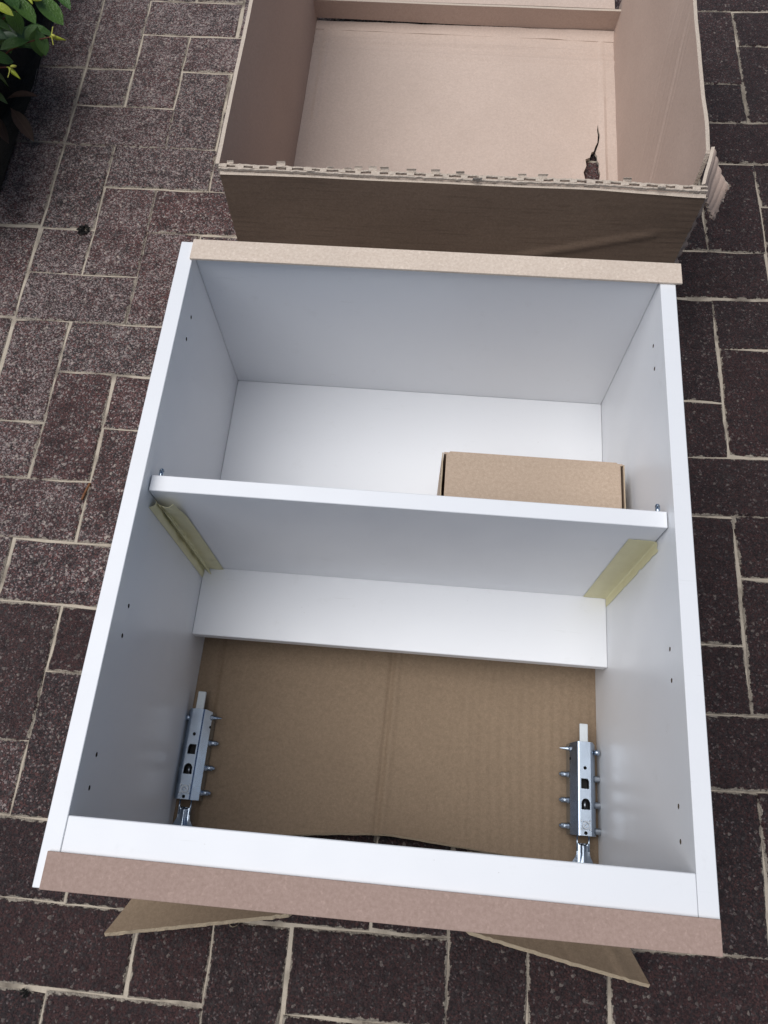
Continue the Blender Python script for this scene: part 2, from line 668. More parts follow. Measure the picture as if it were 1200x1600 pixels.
def place_params(b):
    i0, i1, j0, j1 = b
    c = (grid(i0, j0) + grid(i1, j0) + grid(i1, j1) + grid(i0, j1)) / 4
    ex = ((grid(i1, j0) - grid(i0, j0)) + (grid(i1, j1) - grid(i0, j1))) / 2
    ey = ((grid(i0, j1) - grid(i0, j0)) + (grid(i1, j1) - grid(i1, j0))) / 2
    vert = (j1 - j0) > (i1 - i0)
    lx, ly = (ey, -ex) if vert else (ex, ey)
    gap = RB.choice((RB.uniform(-0.0010, 0.0007), RB.uniform(0.0001, 0.0022), RB.uniform(0.0006, 0.0038)))
    base = (0.197, 0.095) if (i1 - i0) + (j1 - j0) == 3 else (0.095, 0.095)
    sx = (lx.length - gap) / base[0]
    sy = (ly.length - gap) / base[1]
    rz = math.atan2(lx.y, lx.x) + math.radians(RB.uniform(-0.5, 0.5)) + (math.pi if RB.random() < .5 else 0)
    dz = RB.uniform(-0.0010, 0.0012)
    jit = Vector((RB.uniform(-.0013, .0013), RB.uniform(-.0013, .0013), dz))
    return c + jit, rz, sx, sy, RB.uniform(-.004, .004), RB.uniform(-.004, .004)


far_bm = bmesh.new()
for b in blocks:
    loc, rz, sx, sy, tx, ty = place_params(b)
    isfull = (b[1] - b[0]) + (b[3] - b[2]) == 3
    near = -5 <= b[0] <= 12 and -4 <= b[2] <= 19
    if near:
        o = bpy.data.objects.new('brick', RB.choice(full) if isfull else RB.choice(half))
        o.location = loc
        o.rotation_euler = (tx, ty, rz)
        o.scale = (sx, sy, 1)
        w = 0.66 - 0.86 * (loc.x + 0.3) + 0.60 * (loc.y - 0.8)  # light far left, shade right and near, painted per paver; wear varies at random
        o['wear_shade'] = min(1.0, max(0.08, w + RB.uniform(-0.20, 0.20)))
        link(o, paving)
    else:
        me = (RB.choice(full) if isfull else RB.choice(half))
        k = len(far_bm.verts)
        far_bm.from_mesh(me)
        far_bm.verts.ensure_lookup_table()
        mt = Matrix.Translation(loc) @ Matrix.Rotation(rz, 4, 'Z') @ Matrix.Diagonal((sx, sy, 1, 1))
        bmesh.ops.transform(far_bm, matrix=mt, verts=far_bm.verts[k:])
fo = bm_obj('outer_bricks', far_bm, [M_brickfar], paving)
fo['kind'] = 'stuff'
fo['wear_shade'] = 0.3

# ------------------------------------------------------------------ cabinet
H, L_, Z0, ZB, T = 0.3706, 0.7216, 0.0122, 0.0831, 0.018
cab = empty('kitchen_cabinet', (0.3, 0.36, 0.0))
tag(cab, 'white melamine wall cabinet lying on its back with open front and one shelf', 'cabinet')


def part(name, bm, mat, parent=cab, smooth=False):
    """world-space bmesh becomes a child kept in place"""
    o = bm_obj(name, bm, mat, None, smooth)
    o.parent = parent
    o.matrix_parent_inverse = PINV[parent.name]
    return o


def keep(o, parent):
    o.parent = parent
    o.matrix_parent_inverse = PINV[parent.name]
    return o


PINV = {cab.name: Matrix.Translation((-0.3, -0.36, 0.0))}
HOLES_Y = (0.637, 0.605, 0.2685, 0.2365, 0.1175, 0.0865)
for s in (0, 1):
    x0, x1 = (0.0, T) if s == 0 else (0.6 - T, 0.6)
    o = part('side_panel', bm_box(x0, x1, 0.0, L_, Z0, H, 0.0006), [M_white, M_raw])
    cb = bmesh.new()
    for y in HOLES_Y:
        xi = T if s == 0 else 0.6 - T
        add_cyl(cb, (xi - 0.010, y, 0.3335), (xi + 0.010, y, 0.3335), 0.0025, 0.0025, 14)
    co = bm_obj('cutter', cb, [M_raw])
    boolean_cut(o, co)
part('end_panel', bm_box(T + .0003, 0.6 - T - .0003, L_ - T, L_ - .0008, Z0 + .002, H - .0004, 0.0005), M_white)
part('end_panel', bm_box(T + .0003, 0.6 - T - .0003, 0.0008, T, Z0 + .002, H - .0172, 0.0005), M_white)
part('back_panel', bm_box(T + .0003, 0.6 - T - .0003, 0.2989, L_ - T - .0003, ZB - .016, ZB, 0.0008), M_white)
part('front_rail', bm_box(T + .0003, 0.6 - T - .0003, 0.0006, 0.0611, H - .0165, H - .0003, 0.0008), M_white)
shelf = part('shelf', bm_box(T + .0012, 0.6 - T - .0012, 0.3947, 0.4134, ZB + .0006, 0.3517, 0.0007), M_white)


def skew_strip(y00, y01, y10, y11, x0, x1, z):
    """thin board whose two ends sit at slightly different heights on the carcass"""
    bm = bmesh.new()
    v = [bm.verts.new(p) for p in [(x0, y00, z), (x1, y01, z), (x1, y11, z), (x0, y10, z)]]
    f = bm.faces.new(v)
    r = bmesh.ops.extrude_face_region(bm, geom=[f])
    vs = [g for g in r['geom'] if isinstance(g, bmesh.types.BMVert)]
    bmesh.ops.translate(bm, vec=(0, 0, 0.0032), verts=vs)
    bmesh.ops.bevel(bm, geom=bm.edges[:], offset=0.0004, segments=1, affect='EDGES')
    return bm


st = part('cover_strip', skew_strip(0.6938, 0.6992, 0.7236, 0.7286, 0.0155, 0.607, H + .0002), M_mdf_pale)
st['label'] = 'raw brown fibreboard strip across the far end'
st = part('cover_strip', skew_strip(-0.0008, -0.0015, 0.0305, 0.0268, 0.0080, 0.5990, H + .0002), M_mdf)
st['label'] = 'raw brown fibreboard strip across the near end'

for s in (0, 1):
    xp = 0.0265 if s == 0 else 0.5735
    bm = bmesh.new()
    add_cyl(bm, (xp, 0.4130, 0.344), (xp, 0.4225, 0.344), 0.0027, 0.0027, 14)
    bmesh.ops.create_uvsphere(bm, u_segments=14, v_segments=8, radius=0.0027, matrix=Matrix.Translation((xp, 0.4225, 0.344)))
    add_cyl(bm, (xp, 0.4158, 0.338), (0.0182 if s == 0 else 0.5818, 0.4158, 0.338), 0.0017, 0.0017, 10)
    part('shelf_pin', bm, M_zinc, smooth=True)


# tape: an L-folded strip, half on the shelf's near face, half on the side panel
def tape(s):
    YF = 0.3947
    xi = T if s == 0 else 0.6 - T
    sg = 1 if s == 0 else -1
    nv, nu = 48, 40
    zt, zb = (0.333, 0.084) if s == 0 else (0.312, 0.0845)

    def fn(u, v):
        z = zb + (zt - zb) * v
        if s == 0:
            lift = max(0.0, (v - 0.80) / 0.20)
            wide = 0.028 - 0.002 * v
            nar = 0.0145
            rip = 0.0020 * nz(z * 60, 1.3) + 0.0022
            pinch = 0.0045 + 0.0040 * nz(z * 55, 7.7)
        else:
            lift = 0.0
            wide = 0.031 - 0.0005 * nz(z * 90, 4)
            nar = 0.0125 - 0.004 * max(0.0, nz(z * 60, 9.0)) * (1 if v > 0.6 else 0.2)
            rip = 0.0004
            pinch = 0.0006
        t = u * 2 - 1                       # -1 side panel edge, +1 shelf edge
        if t < 0:
            d = -t * nar
            p = Vector((xi + sg * 0.0007, YF - d - 0.0006, z))
            p.x += sg * (rip * math.sin(-t * math.pi) + 0.004 * lift * math.sin(-t * math.pi))
        else:
            d = t * wide
            p = Vector((xi + sg * (d + 0.0007), YF - 0.0007, z))
            p.y -= rip * math.sin(t * math.pi * 0.9) + lift * (0.010 * math.sin(t * 2.2))
        k = math.exp(-((t - (0.10 if s == 0 else 0)) / (0.11 if s == 0 else 0.14)) ** 2)
        p.x += sg * k * pinch * 1.4
        p.y -= k * pinch * 1.4
        if s == 0:
            p.z += 0.010 * lift * (abs(t) - 0.4) + (0.004 * nz(t * 3, 2.0) if v > .97 else 0)
            if v < 0.02 and t > 0:
                p.z += 0.002 * math.sin(t * 5)
            if v < 0.02 and t < 0:
                p.z -= 0.0
        elif v > .97:
            p.z += 0.003 * nz(t * 4, 6.0)
        return p
    o = sheet('adhesive_tape', fn, nu, nv, 0.00025 * (1 if s == 0 else -1), [M_tape])
    keep(o, cab)
    o['label'] = 'crumpled cream tape in the left shelf corner' if s == 0 else 'flat cream tape in the right shelf corner'


tape(0)
tape(1)


# hanging brackets
def bracket(s):
    x0 = 0.0185 if s == 0 else 0.5755
    sg = 1 if s == 0 else -1
    y0, y1 = 0.0885, 0.2050
    zb, zt = 0.0145, 0.0455
    X = lambda d: x0 + sg * d
    prof = [(0.0005, zb), (0.0012, zt - 0.012), (0.0058, zt - 0.0030), (0.0076, zt - 0.0010), (0.0095, zt), (0.0240, zt), (0.0258, zt - 0.0010), (0.0274, zt - 0.0030), (0.0345, zt - 0.012), (0.0352, zb)]
    bm = bmesh.new()
    a = [bm.verts.new((X(d), y0, z)) for d, z in prof]
    b = [bm.verts.new((X(d), y1 - (0.002 if k in (0, 1, 8, 9) else 0), z)) for k, (d, z) in enumerate(prof)]
    n = len(prof)
    for k in range(n):
        q = (k + 1) % n
        bm.faces.new((a[k], a[q], b[q], b[k]))
    bm.faces.new(a)
    bm.faces.new(list(reversed(b)))
    body = part('hanging_bracket', bm, [M_zinc, M_dark])
    body['label'] = 'zinc hanging bracket on the left side panel' if s == 0 else 'zinc hanging bracket on the right side panel'
    xc = X(0.0168)
    cb = bmesh.new()
    add_cyl(cb, (xc, 0.1715, zt - .008), (xc, 0.1715, zt + .008), 0.0022, 0.0022, 16)
    add_cyl(cb, (xc, 0.0918, zt - .008), (xc, 0.0918, zt + .008), 0.0022, 0.0022, 16)
    add_cyl(cb, (X(0.026), 0.183, zt - .016), (X(0.045), 0.183, zt - .006), 0.0020, 0.0020, 12)

    def pocket(pts, dep):
        lo = [cb.verts.new((X(d), y, zt - dep)) for d, y in pts]
        hi = [cb.verts.new((X(d), y, zt + .006)) for d, y in pts]
        m = len(pts)
        for k in range(m):
            q = (k + 1) % m
            cb.faces.new((lo[k], lo[q], hi[q], hi[k]))
        cb.faces.new(lo)
        cb.faces.new(list(reversed(hi)))
    pocket([(0.0118, 0.1455), (0.0222, 0.1455), (0.0222, 0.1582), (0.0138, 0.1582), (0.0118, 0.1550)], 0.014)
    pocket([(0.0108, 0.1200), (0.0220, 0.1200)] + [(0.0164 + 0.0056 * math.cos(t), 0.1275 + 0.0062 * math.sin(t)) for t in [k * math.pi / 8 for k in range(0, 9)]], 0.012)
    bmesh.ops.recalc_face_normals(cb, faces=cb.faces)
    co = bm_obj('cutter', cb, [M_dark])
    boolean_cut(body, co)
    PINV[body.name] = Matrix.Identity(4)
    K = lambda nm, bmm, mat=M_zinc, smooth=False: part(nm, bmm, mat, body, smooth)
    # worm screw seen in the arched opening
    bm = bmesh.new()
    add_cyl(bm, (X(0.0165), 0.1212, zt - .006), (X(0.0165), 0.1300, zt - .006), 0.0022, 0.0022, 12)
    K('adjusting_worm', bm, M_zinc2, True)
    # screw with cross recess
    bm = bmesh.new()
    add_cyl(bm, (xc, 0.1128, zt - .001), (xc, 0.1128, zt + .0018), 0.0050, 0.0040, 20)
    sc = K('screw', bm, [M_zinc2, M_dark])
    cb = bmesh.new()
    for ang in (math.radians(45), math.radians(135)):
        m = Matrix.Translation((xc, 0.1128, zt + .0012)) @ Matrix.Rotation(ang, 4, 'Z') @ Matrix.Diagonal((0.0060, 0.0018, 0.003, 1))
        bmesh.ops.create_cube(cb, size=1.0, matrix=m)
    boolean_cut(sc, bm_obj('cutter', cb, [M_dark]))
    # cam ring with four notches
    bm = bmesh.new()
    yc = 0.1012
    n = 24
    rings = [(0.0054, .0002), (0.0050, .0022), (0.0034, .0022), (0.0031, .0002)]
    vs = [[bm.verts.new((xc + r * math.cos(2 * math.pi * k / n), yc + r * math.sin(2 * math.pi * k / n), zt + h)) for k in range(n)] for r, h in rings]
    for k in range(n):
        q = (k + 1) % n
        for t in range(3):
            bm.faces.new((vs[t][k], vs[t][q], vs[t + 1][q], vs[t + 1][k]))
    add_cyl(bm, (xc, yc, zt), (xc, yc, zt + .0008), 0.0014, 0.0012, 8)
    for dx, dy in ((-1, -1), (1, -1), (-1, 1), (1, 1)):
        add_cyl(bm, (xc + dx * .0056, yc + dy * .0050, zt - .0003), (xc + dx * .0056, yc + dy * .0050, zt + .0005), 0.0016, 0.0012, 8)
    K('adjusting_cam', bm, M_zinc2)
    # tongue
    bm = bm_box(min(X(.0115), X(.0225)), max(X(.0115), X(.0225)), 0.2035, 0.2290, zt - .008, zt - .0035, 0.0012, 2)
    K('tongue', bm, mat_tongue)
    # hook plate: two rods widening into a curved claw
    bm = bmesh.new()
    for d in (0.0105, 0.0255):
        add_cyl(bm, (X(d), 0.0885, zt - .011), (X(d), 0.0700, zt - .012), 0.0011, 0.0011, 8)
    K('hook_rod', bm, M_zinc, True)

    def claw(u, v):
        w = 0.0085 + 0.0065 * max(0, (0.45 - v)) / 0.45 * 1.2 if v < .45 else 0.0085
        y = 0.0515 + 0.0310 * v
        d = 0.018 + (u * 2 - 1) * min(w, 0.0150)
        t = u * 2 - 1
        z = zt - .0125 + 0.0035 * math.exp(-(t / 0.35) ** 2) - 0.006 * max(0, .35 - v) * t * t * 2
        if v > .9:
            y -= 0.006 * (1 - t * t)
        return Vector((X(d), y, z))
    o = sheet('hook', claw, 14, 10, 0.0015 * sg, [M_zinc])
    o.parent = body
    o.matrix_parent_inverse = PINV[body.name]
    # pegs towards the middle of the cabinet
    for y in (0.1631, 0.1306, 0.0989):
        bm = bmesh.new()
        z = zb + .010
        add_cyl(bm, (X(.0335), y, z), (X(.0380), y, z), 0.0058, 0.0034, 14)
        add_cyl(bm, (X(.0370), y, z), (X(.0445), y, z), 0.0036, 0.0036, 14)
        add_cyl(bm, (X(.0445), y, z), (X(.0470), y, z), 0.0024, 0.0021, 10)
        add_cyl(bm, (X(.0405), y, z + .0032), (X(.0405), y, z + .0042), 0.0020, 0.0016, 8)
        K('peg', bm, M_zinc, False)
    bm = bmesh.new()
    z = zb + .018
    add_cyl(bm, (X(.0305), 0.1960, z), (X(.0350), 0.1960, z), 0.0042, 0.0042, 14)
    add_cyl(bm, (X(.0350), 0.1960, z), (X(.0365), 0.1960, z), 0.0042, 0.0030, 14)
    add_cyl(bm, (X(.0365), 0.1960, z), (X(.0475), 0.1960, z), 0.0031, 0.0006, 14)
    K('cone_peg', bm, M_zinc, False)
    # pegs into the side panel
    wx = 0.0182 if s == 0 else 0.5818
    for y in (0.1600, 0.1270, 0.0950):
        bm = bmesh.new()
        add_cyl(bm, (wx, y, zb + .012), (X(.004), y, zb + .012), 0.0042, 0.0042, 12)
        K('wall_peg', bm, M_zinc2)
    bm = bmesh.new()
    bmesh.ops.create_uvsphere(bm, u_segments=16, v_segments=10, radius=0.0042, matrix=Matrix.Translation((X(.0030 if s == 0 else -.001), 0.1930, zt - .008)))
    K('rivet', bm, M_zinc, True)


mat_tongue = mat_plain('zinc_white_tongue', (0.62, 0.66, 0.68), 0.45, 0.15, 200)
bracket(0)
bracket(1)

# ------------------------------------------------------------------ cardboard under the cabinet
tray = empty('flattened_cardboard', (0.3, 0.35, 0.0))
PINV[tray.name] = Matrix.Translation((-0.3, -0.35, 0))
tag(tray, 'brown corrugated cardboard lying on the pavers under the white cabinet', 'cardboard')


def base_fn(u, v):
    x = -0.004 + 0.606 * u
    t = (x - 0.31) / 0.16
    dxx = math.sqrt((x - 0.30) ** 2 + 0.03 ** 2) - 0.03
    near = 0.0685 - dxx * (0.115 if x < 0.30 else 0.085) + 0.0012 * nz(x * 40, 3.0)
    y = near + (0.716 - near) * v
    z = 0.0110
    if 0.02 < x < 0.58:
        z += 0.0012 * nz(x * 9, y * 9) - 0.0005
        z += 0.0024 * math.exp(-((x - 0.300 + 0.02 * (0.2 - y)) / 0.0045) ** 2)
        z -= 0.0034 * math.exp(-((x - 0.2915 + 0.02 * (0.2 - y)) / 0.0032) ** 2)
        z -= 0.0034 * math.exp(-((x - 0.046) / 0.003) ** 2)
        z += 0.0006 * math.sin(x * 2 * math.pi / 0.0135 + 5 * nz(x * 6, y * 5)) * max(0, nz(x * 5 + 3, y * 3) + .25) * (1 if x > .4 else .35)
        z += 0.022 * math.exp(-abs(t) ** 2.4) * math.exp(-((y - near) / 0.025))
        z -= 0.0008 * math.exp(-((y - 0.165) / 0.003) ** 2)
        z = min(z, 0.042)
    else:
        z = 0.0112
    return Vector((x, y, z))


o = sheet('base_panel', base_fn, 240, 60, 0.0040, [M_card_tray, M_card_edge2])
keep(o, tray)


def flap_fn(s):
    def fn(u, v):
        # u along the hinge from outer corner to the middle, v from hinge to free edge
        if s == 0:
            h = Vector((0.006 + 0.235 * u, 0.010, 0.0050))
            e = Vector((-0.033 + 0.222 * u, -0.073 + 0.039 * u, 0.048 - 0.020 * u + 0.004 * math.sin(u * 3)))
        else:
            h = Vector((0.596 - 0.235 * u, 0.010, 0.0050))
            e = Vector((0.632 - 0.215 * u, -0.070 + 0.036 * u, 0.048 - 0.020 * u + 0.004 * math.sin(u * 3)))
        p = h.lerp(e, v)
        p.z += -0.008 * math.sin(v * math.pi)
        p.z += 0.0022 * math.exp(-((u - 0.115) / 0.03) ** 2) + 0.0008 * nz(u * 30, v * 5, s)
        p.y += 0.0012 * nz(u * 40, 3.0 + s) * v
        return p
    return fn


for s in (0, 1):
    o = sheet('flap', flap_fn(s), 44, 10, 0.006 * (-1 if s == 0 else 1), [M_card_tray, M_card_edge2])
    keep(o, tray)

# ------------------------------------------------------------------ small carton in the cabinet
carton = empty('small_carton', (0.456, 0.476, ZB))
PINV[carton.name] = Matrix.Translation((-0.456, -0.476, -ZB))
tag(carton, 'small plain brown carton standing in the upper cabinet compartment', 'carton')
cx0, cx1, cy0, cy1, cz0, cz1 = 0.3415, 0.5705, 0.424, 0.5290, ZB + .0006, 0.2330
bm = bmesh.new()
pts = [(cx0 + .004, cy0), (cx1 - .004, cy0), (cx1 - .004, cy1 - .005), (cx1 - .009, cy1), (cx0 + .009, cy1), (cx0 + .004, cy1 - .005)]
lo = [bm.verts.new((x, y, cz1 - .0025)) for x, y in pts]
hi = [bm.verts.new((x, y, cz1)) for x, y in pts]
for k in range(6):
    q = (k + 1) % 6
    bm.faces.new((lo[k], lo[q], hi[q], hi[k]))
bm.faces.new(hi)
bm.faces.new(list(reversed(lo)))
bmesh.ops.recalc_face_normals(bm, faces=bm.faces)
bmesh.ops.bevel(bm, geom=[e for e in bm.edges if all(v.co.z > cz1 - .001 for v in e.verts)], offset=0.0012, segments=2, affect='EDGES')
part('lid', bm, M_card_small, carton)
part('wall', bm_box(cx0 + .0010, cx1 - .0010, cy1 - .0035, cy1 - .0008, cz0 + .0024, cz1 - .0028), M_card_small, carton)
part('wall', bm_box(cx0 + .0010, cx1 - .0010, cy0 + .0008, cy0 + .0035, cz0 + .0024, cz1 - .0028), M_card_small, carton)
part('wall', bm_box(cx0 + .0075, cx0 + .0090, cy0 + .004, cy1 - .004, cz0 + .0024, cz1 - .004), M_card_small, carton)
part('wall', bm_box(cx1 - .0090, cx1 - .0075, cy0 + .004, cy1 - .004, cz0 + .0024, cz1 - .004), M_card_small, carton)
part('base', bm_box(cx0 - .0022, cx1 + .0022, cy0 + .004, cy1 - .004, cz0 - .0004, cz0 + .0022), M_card_small, carton)
for s in (0, 1):
    xa = cx0 - .0012 if s == 0 else cx1 + .0012
    sg = -1 if s == 0 else 1

    def tab(u, v, xa=xa, sg=sg):
        z = cz1 - .0022 - 0.1448 * v
        y = cy0 + .010 + (cy1 - cy0 - .012) * u
        x = xa + sg * (0.0006 * math.sin(v * 2.0) + 0.0004 * nz(u * 5, v * 5, sg))
        return Vector((x, y, z))
    o = sheet('side_flap', tab, 12, 8, 0.0016 * -sg, [M_card_small, M_card_edge2])
    keep(o, carton)

# ------------------------------------------------------------------ large open cardboard box
box = empty('cardboard_box', (0.335, 1.25, 0.0))
PINV[box.name] = Matrix.Translation((-0.335, -1.25, 0))
tag(box, 'large open cardboard box with torn front edge standing behind the white cabinet', 'box')
BH = 0.33
TH = 0.0055


def P_(name, fn, nu, nv, th, mats=None):
    o = sheet(name, fn, nu, nv, th, mats or [M_card_wall, M_card_edge])
    keep(o, box)
    return o


def floor_fn(u, v):
    x0 = 0.0280 - 0.0060 * v
    x1 = 0.6420 + 0.0040 * v
    x = x0 + (x1 - x0) * u
    y = 0.893 + (1.612 - 0.893) * v
    z = 0.0102
    z += 0.0032 * math.exp(-((x - 0.617) / 0.0040) ** 2) * (1 if y < 1.45 else .5)
    z += 0.0026 * math.exp(-((x - 0.052) / 0.005) ** 2) * (1 if y > 1.35 else .3)
    z += 0.0024 * math.exp(-((y - 1.582 + .01 * u) / 0.004) ** 2)
    z -= 0.0015 * math.exp(-((y - 1.572 + .01 * u) / 0.004) ** 2)
    z += 0.0034 * math.exp(-((y - 1.545) / 0.007) ** 2)
    z += 0.0016 * nz(x * 6, y * 6) + 0.0007 * nz(x * 22, y * 22)
    # board cups up round the tear
    dx, dy = x - 0.595, y - 1.25
    z += 0.004 * math.exp(-(dx * dx / 0.0006 + dy * dy / 0.003))
    return Vector((x, y, z))


fl = P_('floor', floor_fn, 120, 120, 0.0048, [M_card_box, M_card_edge, M_card_edge])
# tear in the floor, a jagged hole and a crack running away from it
tear = [(0.5765, 1.205), (0.5795, 1.2300), (0.5770, 1.246), (0.5825, 1.262), (0.5810, 1.279), (0.5895, 1.284), (0.5930, 1.2985), (0.5975, 1.302),
        (0.6010, 1.316), (0.6050, 1.326), (0.6062, 1.345), (0.6050, 1.358), (0.6068, 1.374), (0.6080, 1.358), (0.6100, 1.344), (0.6076, 1.325), (0.6040, 1.312), (0.6000, 1.297),
        (0.6035, 1.288), (0.6030, 1.278), (0.6065, 1.268), (0.6050, 1.255), (0.6080, 1.243), (0.6060, 1.230), (0.6075, 1.205)]
cb = bmesh.new()
lo = [cb.verts.new((x, y, -0.01)) for x, y in tear]
hi = [cb.verts.new((x, y, 0.05)) for x, y in tear]
for k in range(len(tear)):
    q = (k + 1) % len(tear)
    cb.faces.new((lo[k], lo[q], hi[q], hi[k]))
cb.faces.new(list(reversed(lo)))
cb.faces.new(hi)
bmesh.ops.recalc_face_normals(cb, faces=cb.faces)
boolean_cut(fl, bm_obj('cutter', cb, [M_card_edge]))
for p in fl.data.polygons:
    p.use_smooth = False


def left_fn(u, v):           # u along y, v up; inner face
    y = 0.892 + (1.655 - 0.892) * u
    xb = 0.0270 - 0.0060 * u
    xt = 0.0040 - 0.0075 * u
    x = xb + (xt - xb) * v + 0.0025 * nz(y * 3, v * 2, 1.0) * v
    x += 0.0007 * nz(y * 12, v * 5, 3.0) * min(1, 4 * v)
    z = 0.0042 + (BH - 0.0042) * v + (0.0012 * nz(y * 25, 2.0) if v > .99 else 0)
    return Vector((x, y, z))


P_('wall', left_fn, 110, 44, -TH)


def right_fn(u, v):
    y0 = 0.965 - 0.060 * (1 - v) ** 0.6
    y = y0 + (1.662 - y0) * u
    xb = 0.6440 + 0.0040 * u
    xt = 0.6760 + 0.004 * nz(y * 7, 5.0)
    x = xb + (xt - xb) * v ** 0.9 + 0.0030 * nz(y * 4, v * 3, 4.0) * v
    z = 0.0042 + (BH - 0.0042) * v + (0.0025 * nz(y * 16, 7.0) if v > .99 else 0)
    for off, amp in ((0.930, .0007), (0.950, .0010), (0.963, -.0008), (1.010, .0004), (1.06, .0005)):
        d = (y - off) - 0.95 * z
        x += amp * math.exp(-(d / 0.0045) ** 2) * max(0, min(1, 1.5 * math.sin(v * math.pi) + .3))
    x += 0.0008 * nz(y * 14, z * 14, 3.0)
    return Vector((x, y, z))


P_('wall', right_fn, 200, 80, TH)


def front_fn(u, v):          # outer face
    x = 0.0105 + (0.6660 - 0.0105) * u
    z = 0.0042 + (BH - 0.006 - 0.0042) * v
    y = 0.8870 + 0.0055 * u - 0.006 * math.sin(math.pi * v) * math.sin(math.pi * u) + 0.0025 * nz(x * 7, z * 9, 2.0)
    # crushed flutes near both ends
    e = max(0, 1 - u / 0.2) + max(0, (u - 0.78) / 0.2)
    y += 0.0011 * min(1, e) * math.sin(z * 2 * math.pi / 0.0105 + 2 * nz(x * 12, z * 8))
    # a long diagonal crease
    dcr = z - (0.10 + 0.30 * (x - 0.12))
    y -= 0.0025 * math.exp(-(dcr / 0.006) ** 2) * (1 if 0.15 < x < 0.62 else 0.2)
    return Vector((x, y, z))


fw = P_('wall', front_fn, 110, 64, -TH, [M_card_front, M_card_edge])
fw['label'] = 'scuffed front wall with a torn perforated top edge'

# torn perforated rim along the front wall: two thin lips joined by bridges, open slots between
RT = random.Random(3)
bm = bmesh.new()
pitch = 0.0235
x = 0.0095
k = 0


def rim_y(x):
    u = (x - 0.0105) / 0.6555
    return 0.8870 + 0.0055 * u + 0.0025 * nz(x * 7, BH * 9, 2.0)


def lip(x0, x1, ya, yb, z):
    n = max(1, int((x1 - x0) / 0.004))
    prev = None
    for t in range(n + 1):
        xx = x0 + (x1 - x0) * t / n
        yc = rim_y(xx)
        j1, j2, j3 = (RT.uniform(-.0005, .0005) for _ in range(3))
        vs = [bm.verts.new((xx, yc + ya + j1, z - .0035)), bm.verts.new((xx, yc + ya + j1, z + j3)), bm.verts.new((xx, yc + (ya + yb) / 2, z + .0007 + j3)), bm.verts.new((xx, yc + yb + j2, z + j3)), bm.verts.new((xx, yc + yb + j2, z - .0035))]
        if prev:
            for a in range(4):
                bm.faces.new((prev[a], prev[a + 1], vs[a + 1], vs[a]))
        prev = vs


lip(0.0095, 0.6665, -0.0012, 0.0014, BH - .0010)
lip(0.0095, 0.6665, 0.0052, 0.0078, BH - .0008)
while x < 0.664:
    wbr = pitch * RT.uniform(0.32, 0.50)
    lip(x, min(x + wbr, 0.666), 0.0010 + RT.uniform(-.0006, .0003), 0.0056 + RT.uniform(-.0003, .0006), BH - .0004 + RT.uniform(-.0005, .0005))
    x += pitch * RT.uniform(0.9, 1.1)
o = part('torn_rim', bm, [M_card_edge], box)
# curled paper bits left at some of the slots
x = 0.0095 + pitch * 0.45
while x < 0.66:
    if RT.random() < (0.8 if x < 0.36 else 0.45):
        w = pitch * RT.uniform(0.38, 0.58)
        ln = RT.uniform(0.004, 0.011)
        curl = RT.uniform(1.0, 3.4)
        sgn = RT.choice((-1, 1, 1))
        yc = rim_y(x) + (0.0002 if sgn < 0 else 0.0068)
        tilt = RT.uniform(-.002, .002)

        def cf(u, v, x=x, w=w, ln=ln, curl=curl, sgn=sgn, yc=yc, tilt=tilt):
            a = curl * v
            r = ln / max(curl, .5)
            return Vector((x + w * u + tilt * v, yc + sgn * r * math.sin(a) * .6 - (0.001 if sgn < 0 else 0), BH - .0003 + r * (1 - math.cos(a)) * .7 + 0.0008 * u))
        c_ = sheet('paper_shred', cf, 3, 5, 0.0004, [M_card_edge])
        keep(c_, box)
    x += pitch * RT.uniform(0.6, 1.5)


# piece of the right wall torn at the corner and bent outwards
def torn_fn(u, v):
    a = Vector((0.6765, 0.9690, 0.3300))
    b = Vector((0.7110, 0.9330, 0.2980))
    c = Vector((0.6640, 0.9130, 0.3180))
    d = Vector((0.7020, 0.9180, 0.2520))
    p = a.lerp(b, u).lerp(c.lerp(d, u), v)
    n_ = (b - a).cross(c - a).normalized()
    p += n_ * (0.0005 * math.sin(u * 34 + 3 * nz(u * 2, v * 2)) + 0.004 * math.sin(u * math.pi))
    if v > .95 or u > .95:
        p += Vector((nz(u * 14, v * 14, 1), nz(u * 14, v * 14, 5), 0)) * 0.0022
    return p


P_('torn_corner', torn_fn, 60, 14, 0.0045, [M_card_wall, M_card_edge])


# ragged layers down the split corner
def rag_fn(dx, dy, seed, w):
    def fn(u, v):
        z = 0.015 + 0.285 * v
        x = 0.6665 + dx + 0.004 * (1 - v) + (w * (0.75 + 0.6 * nz(z * 75, seed))) * u
        y = 0.8935 + dy + 0.010 * u + 0.0022 * nz(z * 55, seed + 4) + 0.002 * math.sin(u * 3)
        return Vector((x, y, z))
    return fn


P_('torn_edge', rag_fn(0.0, -0.002, 1.0, 0.006), 5, 90, -0.0006, [M_card_front, M_card_edge])
P_('torn_edge', rag_fn(0.0015, 0.0055, 6.0, 0.014), 5, 90, -0.0006, [M_card_wall, M_card_edge])


def rear_fn(u, v):           # low upright strip of the far wall
    x = 0.0205 + (0.6480 - 0.0205) * u
    y = 1.6360 + 0.004 * u + 0.0015 * nz(x * 5, 3)
    z = 0.018 + 0.0375 * v - (0.006 * u * (1 - v))
    return Vector((x, y, z))


P_('wall', rear_fn, 30, 4, -TH)


def rearflap_fn(u, v):       # rest of the far wall folded outwards
    x = 0.0200 + (0.6350 - 0.0200) * u
    y = 1.6370 + 0.004 * u + 0.30 * v
    z = 0.0560 + 0.010 * v - 0.004 * v * v + 0.0015 * nz(x * 4, y * 4)
    return Vector((x, y, z))


